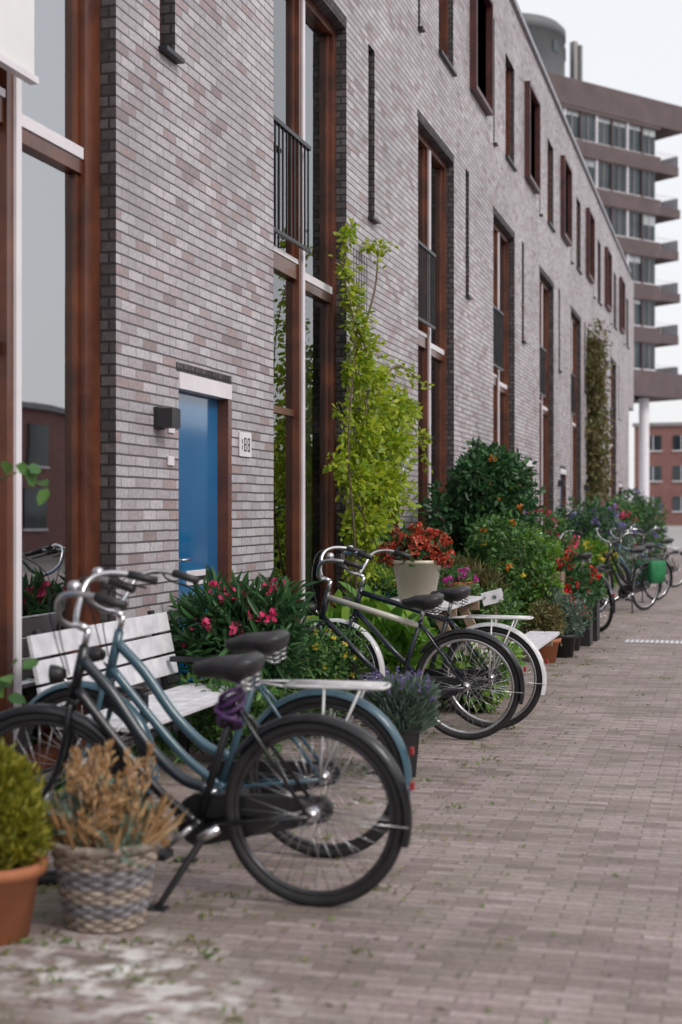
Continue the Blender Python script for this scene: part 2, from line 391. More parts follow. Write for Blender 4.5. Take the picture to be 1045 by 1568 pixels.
mb.quad((FX,Y1,0),(FX-9,Y1,0),(FX-9,Y1,HT),(FX,Y1,HT),M['brick']); mb.quad((FX,Y0,HT),(FX-9,Y0,HT),(FX-9,Y0,0),(FX,Y0,0),M['brick'])
mb.quad((FX-9,Y1,0),(FX-9,Y0,0),(FX-9,Y0,HT),(FX-9,Y1,HT),M['brick']); mb.quad((FX,Y0,HT),(FX,Y1,HT),(FX-9,Y1,HT),(FX-9,Y0,HT),M['zinc'])
mb.build('walls',house)
mb=MB(); mb.box((FX-.2,Y0-.05,HT+.002),(FX+.06,Y1+.06,HT+.1),M['zinc'])
mb.build('coping',house,.004)
mb=MB()
for o in ops:
    if o[4] in('tall','door'):
        n=int((o[1]-o[0]+.1)/.066); hh=.105 if o[4]=='tall' else .06
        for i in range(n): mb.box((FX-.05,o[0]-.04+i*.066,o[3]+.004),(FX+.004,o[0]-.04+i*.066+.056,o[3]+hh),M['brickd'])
mb.build('lintels',house)
mb=MB(); xi=FX-4
mb.quad((xi,Y0+.1,0),(xi,Y1-.1,0),(xi,Y1-.1,HT-.1),(xi,Y0+.1,HT-.1),M['inside'])
for z in (3.35,6.5): mb.box((xi+.01,Y0+.1,z),(FX-.36,Y1-.1,z+.2),M['inside'])
for k in range(-4,8):
    yy=10.7+5.35*k-.75
    if Y0<yy<Y1: mb.box((xi+.02,yy,.01),(FX-.31,yy+.2,HT-.15),M['inside'])
mb.build('interior_walls',house)
fr=MB(); gl=MB(); cu=MB(); me_=MB()
def curtain(ya,yb,za,zb,x=FX-.30,amp=1.):
    n=max(4,int((yb-ya)/.025)); n0=len(cu.v)
    for i in range(n+1):
        t=ya+(yb-ya)*i/n; xx=x+amp*(.018*math.sin(t*55)+.008*math.sin(t*23))
        cu.v.append(Vector((xx,t,za))); cu.v.append(Vector((xx,t,zb)))
    for i in range(n): cu.face((n0+2*i,n0+2*i+2,n0+2*i+3,n0+2*i+1),M['curtain'],True)
def digit(ch,y,z,w=.05,h=.10,t=.011):
    S={'1':'bc','8':'abcdefg'}[ch]; x0=FX+.0125; x1=FX+.0145
    R={'a':(0,h-t,w,h),'g':(0,h/2-t/2,w,h/2+t/2),'d':(0,0,w,t),'b':(w-t,h/2+t/2+.001,w,h-t-.001),'c':(w-t,t+.001,w,h/2-t/2-.001),'f':(0,h/2+t/2+.001,t,h-t-.001),'e':(0,t+.001,t,h/2-t/2-.001)}
    for s in S: q=R[s]; me_.box((x0,y+q[0],z+q[1]),(x1,y+q[2],z+q[3]),M['metal'])
G=FX-.22; G2=FX-.165
for o in ops:
    a,b,c,d,kind,k=o
    W=M['wood']; Wh=M['white']; f0=FX-.25; f1=FX-.10
    e=.002
    if kind=='tall':
        mid=a+1.08+(.06 if k==-1 else 0); J=.20 if k==-1 else .10
        fr.box((f0,a+e,c+e),(f1+.02,a+.06,d-e),W); fr.box((f0,a+.062,c+.08),(f1+.015,a+.15,d-.09),Wh)
        fr.box((f0,b-J,c+e),(f1,b-e,d-e),W)
        fr.box((f0,a+.062,d-.085),(f1-.002,b-J-.002,d-e),W); fr.box((f0,a+.062,c+e),(f1+.05,b-J-.002,c+.075),W)
        fr.box((f0,mid-.055,c+.08),(f1-.004,mid+.015,d-.09),W); fr.box((f1-.09,mid+.018,c+.08),(f1+.012,mid+.075,d-.09),Wh)
        zr=3.5
        fr.box((f0,a+.153,zr),(f1-.02,mid-.058,zr+.13),W); fr.box((f0,a+.153,zr+.133),(f1-.01,mid-.058,zr+.175),Wh)
        fr.box((f0,mid+.078,zr-.05),(f1-.02,b-J-.003,zr+.03),W); fr.box((f1-.12,mid+.078,zr+.033),(f1-.01,b-J-.003,zr+.10),Wh)
        fr.box((f0+.02,a+.153,2.32),(f1-.04,mid-.058,2.38),W)
        fr.box((f0+.02,a+.153,zr+.18),(f1-.04,a+.20,d-.09),W); fr.box((f0+.02,b-J-.045,c+.08),(f1-.04,b-J-.003,zr-.053),W); fr.box((f0+.02,b-J-.045,zr+.103),(f1-.04,b-J-.003,d-.09),W)
        fr.box((f0+.02,mid-.10,zr+.18),(f1-.04,mid-.058,d-.09),W)
        gl.quad((G2,a+.1,c+.05),(G2,b-.05,c+.05),(G2,b-.05,d-.05),(G2,a+.1,d-.05),M['glass_boost'] if k==-1 else M['glass'])
        if k==-1:
            curtain(mid+.1,b-.25,.9,3.38,FX-.262,.3); curtain(mid+.1,b-.25,3.6,6.0,FX-.262,.2); curtain(a+.16,mid-.11,3.6,6.0,FX-.262,.2); curtain(a+.16,mid-.2,.9,3.38,FX-.262,.4)  # white blinds added behind this glass to brighten it like reflected sky
            me_.box((FX+.06,a+.02,3.72),(FX+.075,mid-.10,4.75),M['curtain']); me_.box((FX+.04,a+.0,3.68),(FX+.09,mid-.08,3.715),Wh)
        else:
            if k%2==0: curtain(b-.62,b-.16,3.6,6.0); curtain(a+.25,a+.5,.2,2.3)
            else: curtain(a+.2,a+.6,3.6,6.0)
            if k in(0,1,3,4): curtain(mid+.55,b-.16,.2,3.3)
            x=FX-.03
            me_.box((x-.02,a+.01,4.62),(x+.02,mid,4.655),M['metal']); me_.box((x-.015,a+.01,3.74),(x+.015,mid,3.77),M['metal'])
            nb=10
            for i in range(nb+1):
                yb=a+.03+(mid-a-.06)*i/nb; me_.box((x-.007,yb-.007,3.771),(x+.007,yb+.007,4.619),M['metal'])
    elif kind=='door':
        fD=FX-.03
        fr.box((f0,a+e,d-.11),(FX+.012,b-e,d-e),Wh); fr.box((f0,a+e,c),(fD,a+.05,d-.112),W); fr.box((f0,b-.075,c),(FX+.01,b-e,d-.112),W)
        x=FX-.07
        fr.box((x-.045,a+.053,c+.01),(x,b-.078,d-.115),M['door'])
        fr.box((x+.001,a+.3,1.0),(x+.012,b-.3,1.1),Wh); fr.box((x+.0125,a+.33,1.03),(x+.016,b-.33,1.06),M['metal'])
        fr.box((x+.001,a+.10,1.06),(x+.01,a+.14,1.28),Wh); me_.tube([(x+.01,a+.12,1.18),(x+.06,a+.12,1.18),(x+.06,a+.22,1.18)],.009,M['chrome'])
        fr.box((x+.001,a+.055,.1),(x+.008,b-.08,.32),M['metal'])
        fr.box((FX-.28,a+e,.004),(FX+.12,b-e,c-.002),M['concl'])
        me_.box((FX+.002,a-.42,2.02),(FX+.03,a-.30,2.16),M['black']); me_.box((FX+.03,a-.43,2.03),(FX+.13,a-.29,2.15),M['black'])
        if k==0:
            fr.box((FX+.003,a-.19,2.01),(FX+.012,a-.09,2.14),Wh); fr.box((FX+.003,a-.2,1.80),(FX+.012,a-.1,1.86),Wh)
        fr.box((FX+.003,b+.17,1.91),(FX+.012,b+.43,2.09),Wh)
        digit('1',b+.175,1.95); digit('8',b+.26,1.95); digit('8',b+.34,1.95)
    elif kind in('slit','thin'):
        gl.quad((G,a,c),(G,b,c),(G,b,d),(G,a,d),M['glass'])
        fr.box((f0,a+e,c+e),(f1,a+.03,d-e),M['woodd']); fr.box((f0,b-.03,c+e),(f1,b-e,d-e),M['woodd'])
        me_.box((FX-.2,a-.02,c-.03),(FX+.06,b+.02,c-.002),M['metal'])
    elif kind=='A':
        fr.box((f0,a+e,c+e),(f1+.03,a+.07,d-e),M['wood']); fr.box((f0,b-.08,c+e),(f1+.03,b-e,d-e),M['wood'])
        fr.box((f0,a+.072,d-.07),(f1,b-.082,d-e),M['wood']); fr.box((f0,a+.072,c+e),(f1,b-.082,c+.07),M['wood'])
        gl.quad((G2,a,c),(G2,b,c),(G2,b,d),(G2,a,d),M['glass']); me_.box((FX-.2,a-.03,c-.04),(FX+.05,b+.03,c-.002),M['metal'])
        if k%2: curtain(a,b,c,d)
    elif kind=='B':
        x1=FX+.10
        for (p,q) in (((a-.06,c-.06),(a,d+.06)),((b,c-.06),(b+.06,d+.06))): fr.box((f0,p[0],p[1]),(x1,q[0]-.002,q[1]),M['woodd'])
        fr.box((f0,a+.0,d),(x1-.003,b-.003,d+.06),M['woodd']); fr.box((f0,a+.0,c-.06),(x1-.003,b-.003,c),M['woodd'])
        m=(a+b)/2; fr.box((f0,m-.03,c+.002),(f1+.05,m+.03,d-.002),M['wood'])
        gl.quad((G2,a,c),(G2,b,c),(G2,b,d),(G2,a,d),M['glass'])
        if k%2==0: curtain(a,m,c,d)
fr.build('window_and_door_frames',house,.004); gl.build('window_glass',house); cu.build('curtains',house); me_.build('railings_and_fittings',house)
mb=MB(); mb.box((FX-.6,Y1+.01,5.2),(FX+.0,Y1+2.5,HT-.01),M['brick']); mb.build('end_wing',house)

# opposite row (seen only in reflections)
opp=empty('opposite_brick_house'); mb=MB()
mb.box((17,-20,0),(26,75,5.2),M['brickr'])
for i in range(22):
    y=-17+i*4.2
    for z in (.9,3.2):
        mb.box((16.93,y,z),(16.995,y+1.5,z+1.5),M['oglass']); mb.box((16.9,y-.08,z-.1),(16.996,y+1.58,z-.002),M['white'])
mb.box((16.8,-20.1,5.202),(26.1,75.1,5.4),M['zinc']); mb.build('walls_and_windows',opp)

# ---------------------------------------------------------------- office tower
off=empty('office_tower',(-14.5,108.0,0),(0,0,math.atan2(.79,.617)))
mb=MB(); TE=14.2; T0=-34; TR=17.2
mb.box((T0,.5,10.9),(TE-.01,15,34.9),M['conc'])
mb.box((T0,-.15,33.0),(TR,15.2,35.1),M['conc']); mb.box((T0,-.15,10.9),(TR+.5,15.3,12.9),M['conc'])
wb=MB()
for i in range(6):
    zt=32.75-3.5*i; zb=zt-2.25
    lo=12.902 if i==5 else zt-3.5
    mb.box((T0,-.1,lo+.002),(TE,.49,zb),M['conc'])
    if i==0: mb.box((T0,-.1,zt),(TE,.49,32.99),M['conc'])
    nW=26; w=1.78
    for j in range(nW):
        t=TE-.25-(j+1)*w
        if t<T0: break
        wb.box((t+.08,.22,zb+.05),(t+w-.08,.3,zt-.02),M['oglass'])
        if random.random()<.4: hh=random.choice([.4,.6,.9,1.4]); wb.box((t+.12,.18,zt-hh),(t+w-.12,.215,zt-.08),M['blind'])
        wb.box((t-.05,.02,zb+.002),(t+.08,.35,zt-.002),M['white'] if j%2 else M['conc'])
        wb.box((t+.081,.12,zb+.002),(t+w-.051,.3,zb+.12),M['white']); wb.box((t+.081,.12,zt-.08),(t+w-.051,.3,zt-.002),M['concl'])
        wb.box((t+w*.5-.03,.14,zb+.122),(t+w*.5+.03,.31,zt-.082),M['concl'])
    zb2=zb-1.1
    mb.box((TE+.01,.3,zb2),(TR-.3+(i%2)*.2,14,zb2+.75),M['conc'])
    wb.box((TE+.02,.32,zb2+1.65),(TR-.35,.36,zb2+1.7),M['white'])
    for q in range(7): wb.box((TE+.1+q*.42,.32,zb2+.752),(TE+.13+q*.42,.35,zb2+1.648),M['white'])
    wb.box((TR-.38,.37,zb2+.752),(TR-.35,6,zb2+1.7),M['blind'])
    mb.box((TE+.0,4,zb2+.752),(TR-1.2,13,zb2+3.5),M['conc'])
mb.build('floors_and_spandrels',off); wb.build('window_bands',off)
mb=MB()
for (t,n) in ((14.0,1.5),(14.0,9),(4,3),(-6,3),(-16,3),(4,12)):
    mb.lathe([(.42,0),(.42,10.9)],M['white'],c=(t,n,0),seg=20)
mb.build('columns',off)
TC=(2.6,5.8,0)
mb=MB(); mb.lathe([(4.6,35.1),(4.6,39.0),(4.68,39.02),(4.68,39.7),(4.3,40.1),(0,40.3)],M['concg'],c=TC,seg=48)
for a in range(0,12): 
    th=a*math.pi/6+.2; c=Vector((TC[0]+4.6*math.cos(th),TC[1]+4.6*math.sin(th),37.9)); mb.box((-.35,-.06,-.45),(.35,.06,.45),M['oglass'],Matrix.Translation(c)@Matrix.Rotation(th+math.pi/2,4,'Z'))
mb.box((8.4,4,35.1),(8.8,4.5,40.0),M['concl']); mb.box((9.0,4,35.1),(9.35,4.5,39.8),M['concg']); mb.build('roof_tower',off)

rb=empty('red_brick_apartment',(-11,168,0),(0,0,math.radians(-4))); mb=MB(); mb.box((0,0,0),(40,12,11.4),M['brickr']); mb.box((-.2,-.2,11.402),(40.2,12.2,11.8),M['concl'])
for i in range(12):
    for j in range(3):
        z=1.6+3.5*j; x=1.2+i*3.2
        mb.box((x,-.08,z),(x+1.9,-.003,z+1.7),M['oglass']); mb.box((x-.1,-.14,z-.15),(x+2.0,-.004,z-.003),M['white']); mb.box((x+.9,-.12,z+.002),(x+1.0,-.081,z+1.7),M['white'])
mb.build('walls_and_windows',rb)

# ---------------------------------------------------------------- bicycles
def bike(name, loc, heading, lean=-4, frame='p_black', fend='p_black', rack=None, style='step', steer=12, tubes2=None, handle='chrome', saddle_c='saddle', extras=(), rim='chrome', sdz=0.0, sdx=0.0, tyre=.021, rz=.775):
    e=empty(name,loc,(math.radians(lean),0,heading)); HZ=.356; R=.335
    FR=M[frame]; T2=M[tubes2] if tubes2 else FR
    BBp=(.47,0,.29)
    def wheel(mb,cx):
        pts=[(cx+R*math.cos(a),0,HZ+R*math.sin(a)) for a in np.linspace(0,2*math.pi,57)[:-1]]; mb.tube(pts,tyre,M['rubber'],seg=10,closed=True)
        pts=[(cx+(R-.026)*math.cos(a),0,HZ+(R-.026)*math.sin(a)) for a in np.linspace(0,2*math.pi,57)[:-1]]; mb.tube(pts,.0125,M[rim],seg=8,closed=True)
        mb.tube([(cx,-.055,HZ),(cx,-.03,HZ),(cx,.03,HZ),(cx,.055,HZ)],[.016,.03,.03,.016],M['chrome'],seg=12)
        for i in range(32):
            a=2*math.pi*i/32; sd=.028 if i%2 else -.028; off_=.9 if (i//2)%2 else -.9
            mb.tube([(cx+.026*math.cos(a+off_),sd,HZ+.026*math.sin(a+off_)),(cx+(R-.03)*math.cos(a),sd*.15,HZ+(R-.03)*math.sin(a))],.0013,M['chrome'],seg=4)
    def fender(mb,cx,a0,a1,mat):
        ns=22; n0=len(mb.v); prof=[(-.031,-.018),(-.027,-.004),(-.014,.004),(0,.006),(.014,.004),(.027,-.004),(.031,-.018)]
        for i in range(ns+1):
            a=math.radians(a0+(a1-a0)*i/ns)
            for (y,dr) in prof:
                r=R+.042+dr; mb.v.append(Vector((cx+r*math.cos(a),y,HZ+r*math.sin(a))))
        K=len(prof)
        for i in range(ns):
            for j in range(K-1): mb.face((n0+i*K+j,n0+i*K+j+1,n0+(i+1)*K+j+1,n0+(i+1)*K+j),mat,True)
        for sd in(-1,1):
            a=math.radians(a1-12); mb.tube([(cx,sd*.055,HZ),(cx+(R+.04)*math.cos(a),sd*.03,HZ+(R+.04)*math.sin(a))],.0028,M['chrome'],seg=5)
    rw=MB(); wheel(rw,0); rw.build('rear_wheel',e)
    fb=MB(); fender(fb,0,35,196,M[fend]); fb.box((-.392,-.014,HZ+.11),(-.378,.014,HZ+.14),M['red_l']); fb.build('rear_mudguard',e)
    f=MB()
    hb=(.985,0,.76); ht=(.93,0,.97)
    f.tube([hb,ht],.021,FR,seg=12)
    st=(.30,0,.78)
    f.tube([BBp,st],.0165,FR,seg=12); f.tube([st,(.275,0,.89+sdz)],.0135,M['chrome'],seg=10)
    if style=='step':
        f.tube(catmull([(.97,0,.80),(.82,0,.62),(.64,0,.42),BBp],6),.020,FR,seg=12)
        f.tube(catmull([(.945,0,.92),(.82,0,.79),(.68,0,.60),(.54,0,.47),(.425,0,.43)],6),.023,T2,seg=12)
    else:
        f.tube([(.975,0,.80),BBp],.0195,FR,seg=12); f.tube([(.94,0,.93),(.315,0,.75)],.021,T2,seg=12)
    for sd in(-1,1):
        f.tube([(0,sd*.062,HZ),(.2,sd*.05,HZ-.03),(BBp[0]-.02,sd*.03,BBp[2])],.010,FR,seg=8)
        f.tube([(0,sd*.062,HZ),(.25,sd*.03,.70),(.305,sd*.012,.76)],.0085,FR,seg=8)
    f.tube([(BBp[0],-.04,BBp[2]),(BBp[0],.04,BBp[2])],.026,FR,seg=12)
    f.build('frame',e)
    d=MB()
    pts=[]
    for i in range(13): a=math.radians(-80+160*i/12); pts.append((BBp[0]+.105*math.cos(a),BBp[2]+.105*math.sin(a)))
    for i in range(9): a=math.radians(90+180*i/8); pts.append((-.01+.05*math.cos(a),HZ+.05*math.sin(a)))
    n0=len(d.v)
    for y in(-.075,-.04):
        for p in pts: d.v.append(Vector((p[0],y,p[1])))
    K=len(pts); d.face(tuple(n0+i for i in reversed(range(K))),M['black']); d.face(tuple(n0+K+i for i in range(K)),M['black'])
    for i in range(K): d.face((n0+i,n0+(i+1)%K,n0+K+(i+1)%K,n0+K+i),M['black'],True)
    ca=math.radians(50)
    for sd,s2 in((1,1),(-1,-1)):
        y=sd*.085; px=BBp[0]+s2*.165*math.cos(ca); pz=BBp[2]-s2*.165*math.sin(ca)*.7
        d.tube([(BBp[0],sd*.04,BBp[2]),(BBp[0],y,BBp[2]),(px,y,pz)],[.012,.013,.01],M['chrome'],seg=8)
        d.box((px-.045,min(y+sd*.01,y+sd*.1),pz-.012),(px+.045,max(y+sd*.01,y+sd*.1),pz+.012),M['black'])
    d.tube([(.40,.05,.27),(.43,.07,.24),(.55,.19,.03),(.565,.195,.012)],[.015,.015,.012,.012],M['black'],seg=8); d.box((.52,.17,.004),(.62,.23,.018),M['black'])
    d.tube([(.36,.05,.29),(.44,.07,.25)],.02,M['chrome'],seg=8)
    d.build('drivetrain_and_kickstand',e)
    s=MB(); xs=[(.12,.02,.02),(.13,.07,.04),(.165,.105,.058),(.22,.112,.066),(.28,.085,.062),(.34,.052,.054),(.41,.034,.042),(.44,.026,.034),(.452,.012,.018)]
    n0=len(s.v); sg=16
    for (x,w,h) in xs:
        zc=.94+sdz+(.018 if x<.2 else 0)-(.014 if x>.4 else 0)
        xx=.29+(x-.29)*.84+sdx
        for j in range(sg):
            a=2*math.pi*j/sg; s.v.append(Vector((xx,w*math.cos(a),zc+h*math.sin(a)*(.55 if math.sin(a)>0 else 1.0))))
    for i in range(len(xs)-1):
        for j in range(sg): a=n0+i*sg; s.face((a+j,a+sg+j,a+sg+(j+1)%sg,a+(j+1)%sg),M[saddle_c],True)
    s.face(tuple(n0+j for j in range(sg)),M[saddle_c]); s.face(tuple(n0+(len(xs)-1)*sg+j for j in reversed(range(sg))),M[saddle_c])
    for sd in(-1,1):
        hp=[(.19+sdx+.02*math.cos(t),sd*.05+.02*math.sin(t),.85+sdz+.06*t/(6*math.pi)) for t in np.linspace(0,6*math.pi,36)]
        s.tube(hp,.0035,M['chrome'],seg=5); s.tube([(.19+sdx,sd*.05,.85+sdz),(.28,sd*.02,.87+sdz),(.40+sdx,0,.915+sdz)],.004,M['chrome'],seg=6)
    s.build('saddle',e)
    a=MB(); wheel(a,1.125); fender(a,1.125,30,195,M[fend])
    for sd in(-1,1): a.tube(catmull([(.99,sd*.03,.745),(1.0,sd*.055,.66),(1.05,sd*.058,.48),(1.125,sd*.058,HZ)],5),[.0135]*8+[.011]*8,FR,seg=8)
    a.tube([(.99,-.04,.745),(.99,.04,.745)],.018,FR,seg=10)
    a.tube([ht,(.912,0,1.04)],.0135,M[handle],seg=10); a.tube([(.912,0,1.035),(.955,0,1.055)],.016,M[handle],seg=10)
    for sd in(-1,1):
        hp=catmull([(.955,0,1.055),(.975,sd*.06,1.065),(.985,sd*.15,1.11),(.965,sd*.22,1.19),(.90,sd*.26,1.22),(.80,sd*.285,1.21),(.70,sd*.30,1.18)],5)
        a.tube(hp,.0125,M[handle],seg=10); a.tube([(.81,sd*.283,1.212),(.69,sd*.302,1.178)],.0175,M['black'],seg=10)
        a.tube(catmull([(.86,sd*.27,1.213),(.83,sd*.28,1.18),(.74,sd*.31,1.15)],4),.005,M['black'],seg=6)
        a.tube(catmull([(.87,sd*.265,1.21),(1.0,sd*.2,1.20),(1.04,sd*.05,1.05),(1.0,sd*.02,.85)],5),.003,M['black'],seg=5)
    a.lathe([(0,.035),(.018,.03),(.026,.015),(.026,0),(0,0)],M['chrome'],c=(.90,.235,1.232),seg=14)
    n1=len(a.v); a.lathe([(0,-.03),(.02,-.03),(.032,0),(.036,.02),(.036,.03),(0,.035)],M['black'],c=(0,0,0),seg=18)
    a.xf(Matrix.Translation((1.04,0,.86))@Matrix.Rotation(math.pi/2,4,'Y'),n1); a.tube([(1.03,0,.86),(.99,0,.80)],.006,M['chrome'],seg=6)
    ax=(Vector(ht)-Vector(hb)).normalized(); T=Matrix.Translation(hb)@Matrix.Rotation(math.radians(steer),4,ax)@Matrix.Translation(-Vector(hb)); a.xf(T)
    a.build('handlebar_fork_and_front_wheel',e)
    if rack:
        r=MB(); RM=M[rack]; z=rz
        loop=catmull([(.16,.065,z),(-.22,.07,z),(-.28,.04,z),(-.28,-.04,z),(-.22,-.07,z),(.16,-.065,z)],5); r.tube(loop,.007,RM,seg=8)
        for y in(-.035,0,.035): r.tube([(.16,y,z+.004),(-.27,y,z+.004)],.0045,RM,seg=6)
        for x in(.14,.02,-.10,-.21): r.tube([(x,-.068,z),(x,.068,z)],.005,RM,seg=6)
        for sd in(-1,1):
            r.tube([(0,sd*.07,HZ+.01),(-.02,sd*.068,z)],.006,RM,seg=6); r.tube([(0,sd*.07,HZ+.01),(-.18,sd*.068,z)],.006,RM,seg=6); r.tube([(.16,sd*.065,z),(.3,sd*.015,.76)],.005,RM,seg=6)
        r.build('rear_rack',e)
    if 'lock' in extras:
        l=MB()
        for q in range(7):
            ph=q*.9; pts=[(.325+.045*math.cos(t)+.012*math.sin(ph),.05*math.sin(t)+.01*math.cos(ph),.69+.018*q+.03*math.sin(t+ph)) for t in np.linspace(0,2*math.pi,20)[:-1]]; l.tube(pts,.0095,M['purple'],seg=6,closed=True)
        l.build('cable_lock',e)
    if 'bag' in extras:
        b=MB()
        for sd in(-1,1):
            n1=len(b.v)
            rows_=[(-.17,.13,.035),(-.15,.17,.055),(0,.185,.065),(.13,.19,.055),(.17,.175,.03)]
            for (z,hx,hy) in rows_:
                for j in range(20):
                    t=2*math.pi*j/20; cx=math.copysign(abs(math.cos(t))**.45,math.cos(t)); sy=math.copysign(abs(math.sin(t))**.45,math.sin(t))
                    b.v.append(Vector((-.08+hx*cx,sd*.13+hy*sy,.60+z)))
            for i in range(4):
                for j in range(20): q0=n1+i*20; b.face((q0+j,q0+(j+1)%20,q0+20+(j+1)%20,q0+20+j),M['green_bag'],True)
            b.face(tuple(n1+j for j in reversed(range(20))),M['green_bag']); b.face(tuple(n1+80+j for j in range(20)),M['green_bag'])
        b.build('pannier_bag',e)
    return e
PI=math.pi; GZ=.004
bike('bicycle',(-1.53,5.18,GZ),PI+.0,-3,'p_black','p_black',None,'step',12,'p_steel',extras=('lock',),rim='rimd',sdz=-.025,sdx=.05,tyre=.024)
bike('bicycle',(-1.70,5.92,GZ),PI+.04,-3,'p_teal','p_teal','p_white','step',-8,rim='rimd',tyre=.023,rz=.755,sdx=.01)
bike('bicycle',(-1.68,9.22,GZ),PI+.0,-4,'p_navy','p_black',None,'diamond',14,'p_cream',sdz=-.02)
bike('bicycle',(-1.60,9.72,GZ),PI-.05,-2,'p_navy','p_white','p_white','diamond',-10)
bike('bicycle',(-1.62,18.0,GZ),PI-.9,-4,'p_black','p_black','p_black','step',10)
bike('bicycle',(-1.30,22.1,GZ),PI+1.0,-4,'p_black','p_black','p_black','step',10,extras=('bag',))
bike('bicycle',(-1.25,24.6,GZ),PI+.9,-3,'p_teal','p_black','p_black','diamond',-10)
bike('bicycle',(-1.12,29.0,GZ),PI+.85,-4,'p_black','p_black','chrome','diamond',10)

# ---------------------------------------------------------------- benches
def bench(name, loc, rz, length):
    e=empty(name,loc,(0,0,rz)); mb=MB(); G_=M['gwood']
    for i in range(4): mb.box((0.05+i*.115,0,.43),(.15+i*.115,length,.455),G_)
    T=Matrix.Translation((0.0,0,.46))@Matrix.Rotation(math.radians(-12),4,'Y')
    for i in range(3): mb.box((-.02,0,.06+i*.13),(.005,length,.175+i*.13),G_,T)
    mb.build('slats',e,.004)
    lg=MB()
    for y in(.12,length-.17):
        lg.box((.06,y,.002),(.11,y+.05,.428),M['metal']); lg.box((.44,y,.002),(.49,y+.05,.428),M['metal']); lg.box((.06,y+.002,.39),(.49,y+.048,.427),M['metal'])
        lg.box((-.05,y,-.05),(-.022,y+.05,.46),M['metal'],T); lg.box((.0,y,.60),(.45,y+.05,.63),M['metal']); lg.box((.44,y+.001,.456),(.47,y+.049,.599),M['metal'])
    lg.build('legs_and_arms',e,.003); return e
bench('garden_bench',(-3.25,6.35,GZ),0,1.75)
pt=empty('picnic_table',(-2.5,11.75,GZ)); mb=MB()
for i in range(5): mb.box((-.36+i*.145,-.75,.72),(-.225+i*.145,.75,.75),M['gwood'])
for sx in(.78,-.78-.26):
    for i in range(2): mb.box((sx+i*.135,-.75,.42),(sx+.125+i*.135,.75,.45),M['gwood'])
mb.build('top_and_seats',pt,.004); mb=MB()
for y in(-.55,.5):
    for sd in(-1,1):
        T=Matrix.Translation((sd*.38,y,.36))@Matrix.Rotation(sd*math.radians(-28),4,'Y'); mb.box((-.04,0,-.41),(.04,.045,.41),M['crate'],T)
    mb.box((-.95,y+.048,.34),(1.0,y+.09,.419),M['crate']); mb.box((-.36,y+.048,.64),(.36,y+.09,.719),M['crate'])
mb.build('legs',pt,.003)

# ---------------------------------------------------------------- plants
e=empty('wicker_basket_planter',(-2.20,4.76,GZ)); mb=MB(); rows=17; H=.29
for q in range(rows):
    z=.012+q*(H/rows); r0=.132+.055*q/rows
    pts=[((r0+.0065*math.sin(a*13+(q%2)*PI))*math.cos(a),(r0+.0065*math.sin(a*13+(q%2)*PI))*math.sin(a),z) for a in np.linspace(0,2*PI,105)[:-1]]
    mb.tube(pts,.0098,M['wickd'] if q in(3,4,5,9,10,11,12) else M['wick'],seg=5,closed=True)
for i in range(26):
    a=2*PI*i/26; mb.tube([(.131*math.cos(a),.131*math.sin(a),.0),(.188*math.cos(a),.188*math.sin(a),H+.01)],.0055,M['wick'],seg=5)
for q in range(3):
    pts=[((.193+.01*math.cos(a*22+q*2.1))*math.cos(a),(.193+.01*math.cos(a*22+q*2.1))*math.sin(a),H+.012+.01*math.sin(a*22+q*2.1)) for a in np.linspace(0,2*PI,130)[:-1]]; mb.tube(pts,.009,M['wick'],seg=5,closed=True)
mb.lathe([(.180,.24),(.1,.25),(0,.255)],M['soil'],seg=24); mb.build('basket',e)
PP=[];DD=[];LL=[]; mb=MB()
for i in range(34):
    a=random.random()*2*PI; q=random.random(); b=Vector((.1*q*math.cos(a),.1*q*math.sin(a),.25))
    tp=Vector((.20*q*math.cos(a)+random.gauss(0,.03),.20*q*math.sin(a)+random.gauss(0,.03),.38+.28*random.random()))
    m=(b+tp)/2+Vector((random.gauss(0,.035),random.gauss(0,.035),.02)); c=catmull([b,m,tp],5); mb.tube(c,.0025,M['wick'],seg=4)
    ax=(tp-m).normalized(); ln=.10+.10*random.random()
    for s_ in range(85):
        t=random.random(); rr=.014*math.sin(PI*min(1,t*1.1+.05))
        p=tp-ax*ln*(1-t)+Vector((random.gauss(0,rr),random.gauss(0,rr),random.gauss(0,rr))); PP.append(tuple(p)); DD.append(tuple(ax*1.3+Vector((random.gauss(0,.5),random.gauss(0,.5),random.gauss(0,.4))))); LL.append(.015+.026*random.random())
mb.build('stalks',e); leaves('dry_plumes',e,np.array(PP),np.array(DD),rng.normal(size=(len(PP),3)),np.array(LL),.3,L_dry)
n=200; a=rng.random(n)*2*PI; r=np.sqrt(rng.random(n))*.15; P=np.stack([r*np.cos(a),r*np.sin(a),np.full(n,.25)],1)
D=np.stack([np.cos(a)*r*4,np.sin(a)*r*4,np.ones(n)],1)+rng.normal(size=(n,3))*.3
leaves('dry_blades',e,P,D,rng.normal(size=(n,3)),.10+.16*rng.random(n),.06,L_dry,fold=.02,droop=.2)
cl=[((-.08,.06,.42),.10),((.1,-.1,.32),.08),((-.12,-.05,.36),.09),((.13,.05,.34),.07),((0,.1,.40),.10),((-.02,-.12,.33),.06)]
P,D,Nn,d,R=scatter(cl,1100); leaves('green_leaves',e,P,D,Nn,.035,.5,L_grey)
